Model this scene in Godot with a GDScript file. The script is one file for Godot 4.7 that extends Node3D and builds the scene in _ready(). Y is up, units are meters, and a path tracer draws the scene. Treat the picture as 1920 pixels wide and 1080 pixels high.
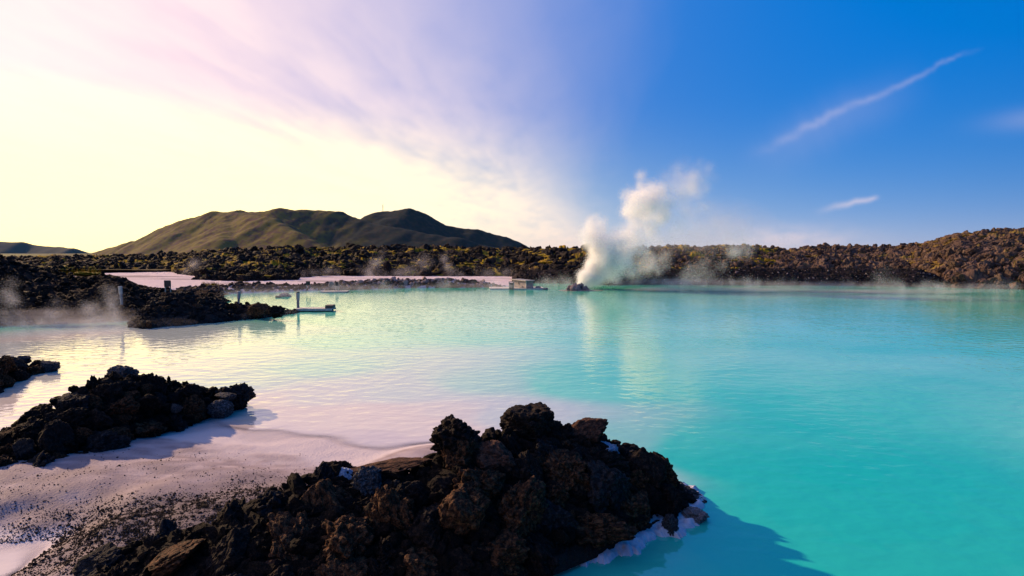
extends Node3D

const F := 1158.0            # focal length in pixels of a 1080-line picture
const PITCH := 0.0569
const EYE := Vector3(0, 4, 0)
const SUN_AZ := -51.0
const SUN_EL := 23.0

var rng := RandomNumberGenerator.new()
var noise := FastNoiseLite.new()
var cell := FastNoiseLite.new()
var fbm := FastNoiseLite.new()
var block := FastNoiseLite.new()
var crack := FastNoiseLite.new()
var M := {}
var rocks: Array = []
var small_rocks: Array = []
var ctrl: Array = []

# ------------------------------------------------------------------ helpers
func ray(px: float, py: float) -> Vector3:
	var u := (px - 960.0) / F
	var v := (540.0 - py) / F
	return Vector3(u, -sin(PITCH) + cos(PITCH) * v, -cos(PITCH) - sin(PITCH) * v)

func ground(px: float, py: float, h := 0.0) -> Vector3:
	var d := ray(px, py)
	return EYE + d * ((h - EYE.y) / d.y)

func at_depth(px: float, py: float, depth: float) -> Vector3:
	var d := ray(px, py)
	return EYE + d * (depth / -d.z)

func interp(pts: Array, x: float) -> float:
	var n := pts.size()
	var a: Vector2 = pts[0]
	if x <= a.x:
		return a.y
	for i in range(1, n):
		var b: Vector2 = pts[i]
		if x <= b.x:
			return lerpf(a.y, b.y, (x - a.x) / maxf(b.x - a.x, 0.0001))
		a = b
	return a.y

func lin(r: float, g: float, b: float) -> Color:
	return Color(r, g, b).linear_to_srgb()

func tag(o: Node, label := "", category := "", group := "", kind := "") -> void:
	if label: o.set_meta("label", label)
	if category: o.set_meta("category", category)
	if group: o.set_meta("group", group)
	if kind: o.set_meta("kind", kind)

func put(called: String, mesh: Mesh, mat: Material, parent: Node = self) -> MeshInstance3D:
	var o := MeshInstance3D.new()
	o.name = called
	o.mesh = mesh
	o.material_override = mat
	parent.add_child(o, true)
	return o

func mesh_of(v: PackedVector3Array, idx: PackedInt32Array, col := PackedColorArray(), uv := PackedVector2Array()) -> ArrayMesh:
	var nrm := PackedVector3Array()
	nrm.resize(v.size())
	for i in range(0, idx.size(), 3):
		var a := idx[i]
		var b := idx[i + 1]
		var c := idx[i + 2]
		var n := (v[c] - v[a]).cross(v[b] - v[a])
		nrm[a] += n
		nrm[b] += n
		nrm[c] += n
	for i in nrm.size():
		nrm[i] = nrm[i].normalized()
	var arr := []
	arr.resize(Mesh.ARRAY_MAX)
	arr[Mesh.ARRAY_VERTEX] = v
	arr[Mesh.ARRAY_NORMAL] = nrm
	arr[Mesh.ARRAY_INDEX] = idx
	if col.size(): arr[Mesh.ARRAY_COLOR] = col
	if uv.size(): arr[Mesh.ARRAY_TEX_UV] = uv
	var m := ArrayMesh.new()
	m.add_surface_from_arrays(Mesh.PRIMITIVE_TRIANGLES, arr)
	return m

# rows run away from the viewer, columns to the right
func grid_index(nx: int, nt: int) -> PackedInt32Array:
	var idx := PackedInt32Array()
	for j in nt - 1:
		for i in nx - 1:
			var a := j * nx + i
			idx.append_array([a, a + nx, a + 1, a + 1, a + nx, a + nx + 1])
	return idx

func icosphere(sub: int) -> Array:
	var t := (1.0 + sqrt(5.0)) / 2.0
	var v := PackedVector3Array([Vector3(-1, t, 0), Vector3(1, t, 0), Vector3(-1, -t, 0), Vector3(1, -t, 0), Vector3(0, -1, t), Vector3(0, 1, t), Vector3(0, -1, -t), Vector3(0, 1, -t), Vector3(t, 0, -1), Vector3(t, 0, 1), Vector3(-t, 0, -1), Vector3(-t, 0, 1)])
	for i in v.size(): v[i] = v[i].normalized()
	var f := PackedInt32Array([0, 11, 5, 0, 5, 1, 0, 1, 7, 0, 7, 10, 0, 10, 11, 1, 5, 9, 5, 11, 4, 11, 10, 2, 10, 7, 6, 7, 1, 8, 3, 9, 4, 3, 4, 2, 3, 2, 6, 3, 6, 8, 3, 8, 9, 4, 9, 5, 2, 4, 11, 6, 2, 10, 8, 6, 7, 9, 8, 1])
	for s in sub:
		var cache := {}
		var g := PackedInt32Array()
		for i in range(0, f.size(), 3):
			var tri := [f[i], f[i + 1], f[i + 2]]
			var mid := [0, 0, 0]
			for k in 3:
				var a: int = tri[k]
				var b: int = tri[(k + 1) % 3]
				var key := mini(a, b) * 1000003 + maxi(a, b)
				if not cache.has(key):
					cache[key] = v.size()
					v.append((v[a] + v[b]).normalized())
				mid[k] = cache[key]
			g.append_array([tri[0], mid[0], mid[2], tri[1], mid[1], mid[0], tri[2], mid[2], mid[1], mid[0], mid[1], mid[2]])
		f = g
	# clockwise seen from outside
	for i in range(0, f.size(), 3):
		if (v[f[i + 1]] - v[f[i]]).cross(v[f[i + 2]] - v[f[i]]).dot(v[f[i]]) > 0.0:
			var k := f[i + 1]
			f[i + 1] = f[i + 2]
			f[i + 2] = k
	return [v, f]

# a lump of lava: clipped by planes, then roughened. sharp = how angular, rough = how clinkery
func rock_mesh(ico: Array, id: int, sharp: float, rough: float, squash := Vector3.ONE) -> ArrayMesh:
	var r := RandomNumberGenerator.new()
	r.seed = 777 + id * 31
	var planes := []
	for k in 13:
		var n := Vector3(r.randfn(), r.randfn(), r.randfn()).normalized()
		planes.append(n / r.randf_range(0.58, 0.98))
	var src: PackedVector3Array = ico[0]
	var v := PackedVector3Array()
	v.resize(src.size())
	var off := Vector3(id * 17.3, id * 5.1, -id * 9.7)
	for i in src.size():
		var d := src[i]
		var s := pow(0.88, sharp)
		for n in planes:
			var q: float = d.dot(n)
			if q > 0.0: s += pow(q, sharp)
		var p := d * pow(s, -1.0 / sharp)
		var q2 := p + off
		var e := 0.20 * noise.get_noise_3dv(q2 * 1.4)
		e += 0.15 * (0.5 + 0.5 * block.get_noise_3dv(q2 * 2.1)) * smoothstep(0.0, 0.25, 1.0 + crack.get_noise_3dv(q2 * 2.1))
		e += 0.09 * block.get_noise_3dv(q2 * 4.6 + Vector3(3, 1, 2))
		e += 0.13 * (-0.45 - cell.get_noise_3dv(q2 * 4.0 + Vector3(9, 3, 1))) * (1.0 + noise.get_noise_3dv(q2 * 1.1))
		e += 0.10 * (-0.45 - cell.get_noise_3dv(q2 * 9.5)) * (1.0 + noise.get_noise_3dv(q2 * 1.3 + Vector3(5, 5, 5)))
		p += d * e * rough
		v[i] = p * squash
	return mesh_of(v, ico[1])

func faceted(m: ArrayMesh) -> ArrayMesh:
	var a := m.surface_get_arrays(0)
	var src: PackedVector3Array = a[Mesh.ARRAY_VERTEX]
	var idx: PackedInt32Array = a[Mesh.ARRAY_INDEX]
	var v := PackedVector3Array()
	var f := PackedInt32Array()
	for i in idx:
		f.append(v.size())
		v.append(src[i])
	return mesh_of(v, f)

func bank_pt(b: Dictionary, px: float, t: float) -> Vector3:
	var B := ground(px, interp(b.base, px), b.hb)
	var C := at_depth(px, interp(b.crest, px), -B.z + interp(b.off, px))
	if t <= 1.0:
		var p := B.lerp(C, t)
		p.y = lerpf(B.y, C.y, pow(maxf(t, 0.0), b.k))
		return p
	var s := t - 1.0
	var away := Vector3(C.x, 0, C.z).normalized()
	var p2: Vector3 = C + away * (float(b.back) * s)
	p2.y = lerpf(C.y, float(b.hback), pow(s, 1.3))
	return p2

func bank_color(kind: String, p: Vector3, up: float) -> Color:
	var n1 := fbm.get_noise_3dv(p * 6.0)
	var n2 := fbm.get_noise_3dv(p * 22.0 + Vector3(50, 0, 20))
	var lava := Color(0.032, 0.024, 0.021).lerp(Color(0.065, 0.042, 0.035), clampf(0.5 + n2, 0, 1))
	match kind:
		"lava":
			return lava * 0.7
		"mossy":
			var m := smoothstep(-0.12, 0.22, n1 + n2 * 0.7 + (up - 0.75) * 0.9)
			return lava.lerp(Color(0.26, 0.18, 0.015).lerp(Color(0.34, 0.23, 0.015), clampf(n2 + 0.5, 0, 1)), m * 0.9)
		"ridge":
			var base := Color(0.07, 0.047, 0.04).lerp(Color(0.13, 0.085, 0.065), clampf(0.5 + 1.2 * n2, 0, 1))
			var m2 := smoothstep(0.05, 0.3, n1 + n2 * 0.5 + (up - 0.8) * 0.6)
			return base.lerp(Color(0.19, 0.14, 0.03), m2 * 0.85)
		"gravel":
			return Color(0.016, 0.013, 0.014).lerp(Color(0.034, 0.026, 0.027), clampf(0.5 + 1.5 * n2, 0, 1))
		"silica":
			var d := smoothstep(0.12, 0.4, fbm.get_noise_3d(p.x * 2.0, 0, p.z * 7.0))
			return Color(0.66, 0.55, 0.56).lerp(Color(0.2, 0.16, 0.16), d * 0.7)
		"berm":
			var c := Color(0.06, 0.045, 0.045).lerp(Color(0.13, 0.1, 0.09), clampf(0.5 + 1.5 * n2, 0, 1))
			var w := smoothstep(0.0, 0.3, n1 + n2 * 0.6 + (p.x + 28.0) * 0.012)
			return c.lerp(Color(0.5, 0.42, 0.43), clampf(w, 0, 1))
	return lava

func build_bank(called: String, b: Dictionary, px0: float, px1: float, nx: int, nt: int, amp: float, freq: float, kind: String, mat: Material, label: String) -> MeshInstance3D:
	var v := PackedVector3Array()
	for j in nt:
		var t := 2.0 * j / (nt - 1)
		for i in nx:
			var px := lerpf(px0, px1, float(i) / (nx - 1))
			var p := bank_pt(b, px, t)
			var edge := minf(t * 20.0, 1.0)
			var wq := p + Vector3(noise.get_noise_3dv(p * freq * 1.5), noise.get_noise_3dv(p * freq * 1.5 + Vector3(40, 0, 0)), 0) * (0.35 / freq)
			var e := block.get_noise_3dv(wq * freq) * 0.38 + block.get_noise_3dv(wq * freq * 2.2) * 0.24 + (-0.5 - cell.get_noise_3dv(wq * freq * 3.1 + Vector3(7, 7, 7))) * 0.3 + noise.get_noise_3dv(p * freq * 0.45) * 0.8
			v.append(p + Vector3(0, 0.9, 0.35) * (e * amp * edge) - Vector3(0, float(b.get("drop", 0.0)) * smoothstep(0.0, 0.15, t), 0))
	var idx := grid_index(nx, nt)
	var m := mesh_of(v, idx)
	var nrm: PackedVector3Array = m.surface_get_arrays(0)[Mesh.ARRAY_NORMAL]
	var col := PackedColorArray()
	for i in v.size():
		col.append(bank_color(kind, v[i], nrm[i].y))
	var o := put(called, mesh_of(v, idx, col), mat)
	tag(o, label, "", "", "structure")
	return o

func random_basis(r: RandomNumberGenerator, s: Vector3) -> Basis:
	var q := Quaternion(Vector3(r.randfn(), r.randfn(), r.randfn()).normalized(), r.randf() * TAU)
	return Basis(q).scaled_local(s)

# many small stones on a bank, one object
func rubble(called: String, b: Dictionary, px0: float, px1: float, t0: float, t1: float, count: int, r0: float, r1: float, mesh: Mesh, mat: Material, label: String, flat := false, seed_ := 1, thr := -9.0) -> void:
	var r := RandomNumberGenerator.new()
	r.seed = seed_
	var xs: Array[Transform3D] = []
	var cs: Array[Color] = []
	for i in count:
		var px := r.randf_range(px0, px1)
		var t := r.randf_range(t0, t1)
		var s := r0 + (r1 - r0) * pow(r.randf(), 3.5)
		var p := bank_pt(b, px, t) + Vector3(0, s * 0.15, 0)
		if thr > -5.0 and fbm.get_noise_3dv(p * 6.0) < thr: continue
		var bs := random_basis(r, Vector3(r.randf_range(1.0, 1.6), r.randf_range(0.5, 0.9), r.randf_range(0.7, 1.1)) * s)
		if flat:
			bs = Basis(Vector3.UP, r.randf() * TAU).scaled_local(Vector3(1.6, 0.5, 1.2) * s)
			p.y += s * 0.3
		xs.append(Transform3D(bs, p))
		var k := r.randf_range(0.55, 1.35)
		cs.append(Color(k, k * r.randf_range(0.92, 1.02), k * r.randf_range(0.86, 1.0)))
	scatter(called, xs, cs, mesh, mat, label)

func scatter(called: String, xs: Array[Transform3D], cs: Array[Color], mesh: Mesh, mat: Material, label: String) -> void:
	var mm := MultiMesh.new()
	mm.transform_format = MultiMesh.TRANSFORM_3D
	mm.use_colors = true
	mm.mesh = mesh
	mm.instance_count = xs.size()
	for i in xs.size():
		mm.set_instance_transform(i, xs[i])
		mm.set_instance_color(i, cs[i])
	var o := MultiMeshInstance3D.new()
	o.name = called
	o.multimesh = mm
	o.material_override = mat
	add_child(o, true)
	tag(o, label, "", "", "stuff")

func boulder(called: String, mesh: Mesh, mat: Material, bs: Basis, p: Vector3, label: String, category := "boulder", group := "") -> MeshInstance3D:
	var o := put(called, mesh, mat)
	o.transform = Transform3D(bs, p)
	tag(o, label, category, group)
	return o

# every boulder an object of its own; taken holds Vector4(place, radius)
func scatter_boulders(b: Dictionary, px0: float, px1: float, t0: float, t1: float, specs: Array, taken: Array, label: String, group: String, seed_: int, sink := 0.25) -> void:
	var r := RandomNumberGenerator.new()
	r.seed = seed_
	for sp in specs:
		var made := 0
		var tries := 0
		while made < int(sp[2]) and tries < int(sp[2]) * 60:
			tries += 1
			var px := r.randf_range(px0, px1)
			var t := r.randf_range(t0, t1)
			var s := r.randf_range(sp[0], sp[1])
			var p := bank_pt(b, px, t)
			p.y -= s * (sink + (0.45 if t > 0.8 else 0.0))
			var free := true
			for q in taken:
				if Vector3(q.x, q.y, q.z).distance_to(p) < 0.72 * (q.w + s):
					free = false
					break
			if not free: continue
			taken.append(Vector4(p.x, p.y, p.z, s))
			made += 1
			var mesh: Mesh = rocks[r.randi() % rocks.size()]
			var mat: Material = [M.lava, M.lava, M.lava_red, M.lava_red, M.lava_grey][r.randi() % 5]
			boulder("lava_boulder", mesh, mat, random_basis(r, Vector3(r.randf_range(0.95, 1.4), r.randf_range(0.65, 1.0), r.randf_range(0.75, 1.1)) * s), p, describe(mesh, mat, s, specs, (px - px0) / (px1 - px0), t, label), "boulder", group)

func describe(mesh: Mesh, mat: Material, s: float, specs: Array, u: float, t: float, where: String) -> String:
	var k := rocks.find(mesh) % 5
	var size := "big" if s > lerpf(specs[0][0], specs[0][1], 0.35) else "small" if s < lerpf(specs[-1][0], specs[-1][1], 0.4) else "medium"
	var tone := "brown tinged" if mat == M.lava_red else "dark grey" if mat == M.lava_grey else "black"
	var shape: String = ["knobbly", "lumpy", "craggy", "angular", "clinkery"][k]
	var up: String = ["foot", "lower face", "upper face", "crest"][clampi(int(t * 4.2), 0, 3)]
	var part_: String = ["left end", "left half", "middle", "right half", "right end"][clampi(int(u * 5.0), 0, 4)]
	return "%s %s %s boulder, %s of the %s, %s" % [size, tone, shape, up, where, part_]

func box(size: Vector3) -> BoxMesh:
	var m := BoxMesh.new()
	m.size = size
	return m

func part(called: String, size: Vector3, at: Vector3, mat: Material, parent: Node, turn := Vector3.ZERO) -> MeshInstance3D:
	var o := put(called, box(size), mat, parent)
	o.position = at
	o.rotation = turn
	return o

func thing(called: String, at: Vector3, turn: float, label: String, category: String, group := "") -> Node3D:
	var o := Node3D.new()
	o.name = called
	add_child(o, true)
	o.position = at
	o.rotation.y = turn
	tag(o, label, category, group)
	return o

func noise_tex(size: int, freq: float, kind: int, ramp: Array = [], octaves := 4, seed_ := 1, gain := 0.55) -> NoiseTexture2D:
	var n := FastNoiseLite.new()
	n.noise_type = kind
	n.seed = seed_
	n.frequency = freq
	n.fractal_octaves = octaves
	n.fractal_gain = gain
	n.fractal_type = FastNoiseLite.FRACTAL_FBM if octaves > 1 else FastNoiseLite.FRACTAL_NONE
	n.cellular_return_type = FastNoiseLite.RETURN_DISTANCE
	var t := NoiseTexture2D.new()
	t.width = size
	t.height = size
	t.seamless = true
	t.seamless_blend_skirt = 0.15
	t.noise = n
	if ramp.size():
		var g := Gradient.new()
		g.offsets = PackedFloat32Array(ramp[0])
		g.colors = PackedColorArray(ramp[1])
		t.color_ramp = g
	return t

# ------------------------------------------------------------------ sky
func sun_dir() -> Vector3:
	var a := deg_to_rad(SUN_AZ)
	var e := deg_to_rad(SUN_EL)
	return Vector3(sin(a) * cos(e), sin(e), -cos(a) * cos(e))

func segment_dist(p: Vector2, a: Vector2, b: Vector2) -> Vector2:
	var d := b - a
	var t := (p - a).dot(d) / d.length_squared()
	return Vector2((p - a).cross(d) / d.length(), t)

func make_sky() -> Sky:
	var W := 2048
	var H := 1024
	var buf := PackedFloat32Array()
	buf.resize(W * H * 3)
	var sun := Vector3(-0.7931, 0.3420, -0.5045).normalized()
	var st := FastNoiseLite.new()
	st.noise_type = FastNoiseLite.TYPE_SIMPLEX_SMOOTH
	st.frequency = 1.0
	st.fractal_octaves = 5
	st.fractal_gain = 0.55
	st.seed = 11
	var a0 := deg_to_rad(8.0)
	var tdir := Vector2(sin(a0), -cos(a0))
	var ndir := Vector2(cos(a0), sin(a0))
	var zen := Vector3(-0.02, 0.165, 0.66)
	var hor := Vector3(0.17, 0.44, 0.75)
	var cream := Vector3(3.8, 3.0, 0.78)
	var rose := Vector3(1.5, 0.95, 0.88)
	for j in H:
		var el := PI * (0.5 - (j + 0.5) / H)
		if el < -0.012:
			for i in W:
				var k := (j * W + i) * 3
				buf[k] = 0.20
				buf[k + 1] = 0.24
				buf[k + 2] = 0.28
			continue
		var ele := maxf(sin(el), 0.0)
		var ce := cos(el)
		var th := exp(-ele * 9.5)
		var warm := rose.lerp(cream, smoothstep(0.24, 0.07, ele))
		var tp := exp(-ele * 26.0)
		for i in W:
			var az := (i + 0.5) / W * TAU
			var d := Vector3(sin(az) * ce, sin(el), -cos(az) * ce)
			var g := rad_to_deg(acos(clampf(d.dot(sun), -1, 1)))
			var w := exp(-pow(g / (34.0 + 9.0 * exp(-ele * 9.0)), 2.0)) * 0.93
			var side := exp(-pow(g / 75.0, 2.0))
			var c := zen.lerp(hor, th * (0.5 + 0.5 * smoothstep(150.0, 70.0, g))) * (0.45 + 0.55 * smoothstep(160.0, 80.0, g))
			c += Vector3(0.07, 0.09, 0.07) * side * side
			c = c.lerp(Vector3(0.86, 0.58, 0.58) * (0.4 + 0.6 * smoothstep(160.0, 80.0, g)), tp * (0.36 + 0.5 * side))
			c = c.lerp(warm, w)
			# high cirrus drawn out in streaks that run towards one point of the horizon
			var y := maxf(ele, 0.012) + 0.006
			var q := Vector2(d.x / y, d.z / y)
			var cc := q.dot(ndir)
			var ll := q.dot(tdir)
			var f := 1.0 / (1.0 + 0.02 * absf(ll))
			var n := st.get_noise_2d(cc * 1.3 * f + 0.25 * st.get_noise_2d(ll * 0.2, cc * 0.3), ll * 0.12)
			var n2 := st.get_noise_2d(cc * 3.2 * f + ll * 0.45 + 0.6 * n, ll * 0.8 + 40.0)
			var cover := smoothstep(0.35, -1.6, cc + 0.38 * n + 0.10 * n2)
			cover *= clampf(0.82 + 0.45 * n + 0.3 * n2, 0.22, 1.0)
			cover *= smoothstep(-60.0, -6.0, cc) * 0.95
			# thin wisps
			if d.z < 0.0 and d.x > 0.0:
				var v := d.dot(Vector3(0, cos(PITCH), -sin(PITCH)))
				var fw := d.dot(Vector3(0, -sin(PITCH), -cos(PITCH)))
				var p := Vector2(960.0 + F * d.x / fw, 540.0 - F * v / fw)
				var s := segment_dist(p, Vector2(1400, 290), Vector2(1830, 92))
				var wob := s.x + 12.0 * st.get_noise_2d(s.y * 3.0, 3.0) + 4.0 * st.get_noise_2d(s.y * 14.0, 9.0)
				var wid := lerpf(11.0, 2.5, clampf(s.y * 1.1, 0, 1))
				cover += 0.22 * exp(-pow(wob / wid, 2.0)) * smoothstep(-0.05, 0.3, s.y) * smoothstep(1.05, 0.85, s.y) * clampf(0.8 + 0.5 * st.get_noise_2d(p.x * 0.012, p.y * 0.05), 0, 1)
				cover += 0.10 * exp(-pow((wob + 12.0) / 40.0, 2.0)) * smoothstep(-0.1, 0.3, s.y) * smoothstep(0.85, 0.4, s.y)
				s = segment_dist(p, Vector2(1500, 402), Vector2(1650, 369))
				cover += 0.6 * exp(-pow((s.x + 5.0 * st.get_noise_2d(p.x * 0.02, 1.0)) / lerpf(7.0, 3.0, clampf(s.y, 0, 1)), 2.0)) * smoothstep(0.1, 0.75, s.y) * smoothstep(1.02, 0.9, s.y)
				var u := Vector2((p.x - 1480.0) / 115.0, (p.y - 452.0) / 24.0)
				cover += 0.6 * exp(-u.length_squared()) * clampf(0.75 + st.get_noise_2d(p.x * 0.01, p.y * 0.03), 0, 1)
				u = Vector2((p.x - 1945.0) / 90.0, (p.y - 222.0 + (p.x - 1945.0) * 0.1) / 20.0)
				cover += 0.16 * exp(-u.length_squared())
			var tint := Vector3(0.80, 0.70, 0.82).lerp(Vector3(1.3, 0.98, 0.93).lerp(cream, smoothstep(0.24, 0.07, ele)), clampf(w * 1.5, 0, 1)).lerp(Vector3(1.0, 0.74, 0.66), tp * (1.0 - w))
			c = c.lerp(tint, clampf(cover, 0.0, 0.92))
			var k := (j * W + i) * 3
			buf[k] = maxf(c.x, 0.0)
			buf[k + 1] = c.y
			buf[k + 2] = c.z
	var im := Image.create_from_data(W, H, false, Image.FORMAT_RGBF, buf.to_byte_array())
	var m := PanoramaSkyMaterial.new()
	m.panorama = ImageTexture.create_from_image(im)
	var s := Sky.new()
	s.sky_material = m
	return s

# ------------------------------------------------------------------ ground near the water
func bed_height(x: float, z: float) -> float:
	var sw := 0.0
	var sh := 0.0
	for c in ctrl:
		var dx: float = x - c.x
		var dz: float = z - c.y
		var w := 1.0 / pow(dx * dx + dz * dz + 0.12, 2.0)
		sw += w
		sh += w * c.z
	return sh / sw

func gravel_amount(p: Vector3) -> float:
	# dark volcanic gravel lies in a tongue across the beach
	var a := ground(-160, 985, 0.2)
	var b := ground(470, 965, 0.3)
	var s := segment_dist(Vector2(p.x, p.z), Vector2(a.x, a.z), Vector2(b.x, b.z))
	var d := absf(s.x + 0.15 + 0.5 * noise.get_noise_2d(p.x * 0.6, p.z * 0.6))
	return clampf(smoothstep(1.7, 0.1, d) + 0.7 * fbm.get_noise_2d(p.x * 14.0, p.z * 14.0), 0, 1)

func _ready() -> void:
	rng.seed = 5
	# ---------------- camera, sky, sun, exposure
	var cam := Camera3D.new()
	cam.name = "camera"
	cam.fov = rad_to_deg(2.0 * atan(540.0 / F))
	cam.position = EYE
	cam.rotation.x = -PITCH
	cam.near = 0.1
	cam.far = 20000.0
	add_child(cam)
	cam.current = true
	var env := Environment.new()
	env.background_mode = Environment.BG_SKY
	env.sky = make_sky()
	env.tonemap_mode = Environment.TONE_MAPPER_LINEAR
	env.tonemap_exposure = 1.45
	env.background_energy_multiplier = 0.69
	env.sdfgi_enabled = true
	env.ssao_enabled = true
	env.ssil_enabled = true
	env.volumetric_fog_enabled = true
	env.volumetric_fog_density = 0.0
	env.fog_enabled = true
	env.fog_density = 0.000012
	env.fog_light_color = Color(0.45, 0.75, 1.0)
	var we := WorldEnvironment.new()
	we.name = "environment"
	we.environment = env
	add_child(we)
	var sun := DirectionalLight3D.new()
	sun.name = "sun"
	sun.light_energy = 1.6
	sun.light_color = Color(1.0, 0.84, 0.66)
	sun.light_angular_distance = 1.2
	sun.shadow_enabled = true
	add_child(sun)
	sun.look_at_from_position(Vector3.ZERO, -sun_dir(), Vector3.UP)

	# ---------------- noises, materials, rock shapes
	noise.noise_type = FastNoiseLite.TYPE_SIMPLEX_SMOOTH
	noise.frequency = 1.0
	noise.fractal_octaves = 3
	cell.noise_type = FastNoiseLite.TYPE_CELLULAR
	cell.frequency = 1.0
	cell.fractal_type = FastNoiseLite.FRACTAL_NONE
	cell.cellular_return_type = FastNoiseLite.RETURN_DISTANCE
	for q in [block, crack]:
		q.noise_type = FastNoiseLite.TYPE_CELLULAR
		q.frequency = 1.0
		q.fractal_type = FastNoiseLite.FRACTAL_NONE
	block.cellular_return_type = FastNoiseLite.RETURN_CELL_VALUE
	crack.cellular_return_type = FastNoiseLite.RETURN_DISTANCE2_SUB
	fbm.noise_type = FastNoiseLite.TYPE_SIMPLEX_SMOOTH
	fbm.frequency = 0.02
	fbm.fractal_octaves = 4
	materials()
	var ico5 := icosphere(5)
	for k in 10:
		rocks.append(rock_mesh(ico5, k, [16.0, 26.0, 40.0, 50.0, 20.0][k % 5], [1.15, 0.95, 0.7, 0.45, 1.05][k % 5]))
	var ico2 := icosphere(2)
	for k in 5:
		small_rocks.append(faceted(rock_mesh(ico2, 20 + k, 50.0, 0.95)))

	far_land()
	water_and_beach()
	lava_banks()
	foreground_pile()
	lagoon_objects()
	steam()

func rock_mat(a: Color, b: Color, c: Color, seed_: int) -> StandardMaterial3D:
	var m := StandardMaterial3D.new()
	m.albedo_texture = noise_tex(512, 0.012, FastNoiseLite.TYPE_SIMPLEX_SMOOTH, [[0.0, 0.42, 0.62, 1.0], [a, a, b, c]], 5, seed_, 0.65)
	m.uv1_triplanar = true
	m.uv1_scale = Vector3.ONE * 0.7
	m.roughness = 0.85
	m.metallic_specular = 0.22
	m.heightmap_enabled = true
	m.heightmap_texture = M.pits
	m.heightmap_scale = 5.0
	m.vertex_color_use_as_albedo = true
	return m

func vmat(rough := 0.9) -> StandardMaterial3D:
	var m := StandardMaterial3D.new()
	m.vertex_color_use_as_albedo = true
	m.roughness = rough
	m.metallic_specular = 0.12
	return m

func plain(c: Color, rough := 0.8) -> StandardMaterial3D:
	var m := StandardMaterial3D.new()
	m.albedo_color = c
	m.roughness = rough
	return m

func wood(c: Color, seed_: int) -> StandardMaterial3D:
	var m := plain(c, 0.8)
	m.albedo_texture = noise_tex(256, 0.03, FastNoiseLite.TYPE_SIMPLEX_SMOOTH, [[0.0, 0.5, 1.0], [Color(0.62, 0.6, 0.58), Color(0.85, 0.84, 0.82), Color(1, 1, 1)]], 4, seed_)
	m.uv1_triplanar = true
	m.uv1_scale = Vector3(0.6, 3.0, 0.6)
	return m

func materials() -> void:
	M.pits = noise_tex(512, 0.05, FastNoiseLite.TYPE_CELLULAR, [], 3, 5, 0.6)
	M.lava = rock_mat(lin(0.009, 0.007, 0.007), lin(0.032, 0.021, 0.017), lin(0.14, 0.085, 0.06), 3)
	M.lava_red = rock_mat(lin(0.022, 0.012, 0.008), lin(0.12, 0.056, 0.03), lin(0.36, 0.17, 0.065), 4)
	M.lava_grey = rock_mat(lin(0.012, 0.011, 0.012), lin(0.035, 0.031, 0.033), lin(0.11, 0.1, 0.1), 6)
	M.rusty = rock_mat(lin(0.05, 0.026, 0.02), lin(0.14, 0.066, 0.044), lin(0.27, 0.13, 0.065), 8)
	M.crusted = rock_mat(lin(0.035, 0.034, 0.036), lin(0.13, 0.125, 0.135), lin(0.55, 0.53, 0.55), 9)
	M.white_rock = rock_mat(lin(0.35, 0.42, 0.6), lin(0.6, 0.68, 0.82), lin(0.75, 0.8, 0.88), 12)
	M.moss = rock_mat(lin(0.16, 0.105, 0.008), lin(0.38, 0.25, 0.01), lin(0.55, 0.38, 0.02), 15)
	M.ridge_rock = rock_mat(lin(0.06, 0.042, 0.035), lin(0.14, 0.092, 0.07), lin(0.28, 0.185, 0.135), 16)
	M.dry_grass = rock_mat(lin(0.12, 0.08, 0.02), lin(0.24, 0.16, 0.04), lin(0.34, 0.24, 0.05), 18)
	M.silica_rock = rock_mat(lin(0.2, 0.15, 0.14), lin(0.48, 0.38, 0.38), lin(0.7, 0.6, 0.6), 17)
	M.land = vmat(0.95)
	M.land_dark = plain(lin(0.05, 0.05, 0.06), 0.7)
	var rough := vmat(0.95)
	rough.heightmap_enabled = true
	rough.heightmap_texture = M.pits
	rough.heightmap_scale = 6.0
	rough.uv1_triplanar = true
	rough.uv1_world_triplanar = true
	rough.uv1_scale = Vector3.ONE * 0.7
	M.rough_land = rough
	var beach := vmat(0.7)
	beach.heightmap_enabled = true
	beach.heightmap_texture = noise_tex(1024, 0.02, FastNoiseLite.TYPE_SIMPLEX_SMOOTH, [], 5, 33, 0.7)
	beach.heightmap_scale = 1.0
	beach.uv1_triplanar = true
	beach.uv1_world_triplanar = true
	beach.uv1_scale = Vector3.ONE * 0.6
	M.beach = beach
	var w := vmat(0.07)
	w.metallic_specular = 0.68
	w.transparency = BaseMaterial3D.TRANSPARENCY_ALPHA
	w.albedo_texture = noise_tex(64, 0.02, FastNoiseLite.TYPE_SIMPLEX_SMOOTH, [[0.0, 1.0], [Color(0.97, 0.97, 0.97), Color(1, 1, 1)]], 2, 3)
	w.heightmap_enabled = true
	w.heightmap_texture = noise_tex(2048, 0.016, FastNoiseLite.TYPE_SIMPLEX_SMOOTH, [], 3, 21, 0.45)
	w.heightmap_scale = 1.1
	M.water = w

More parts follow.
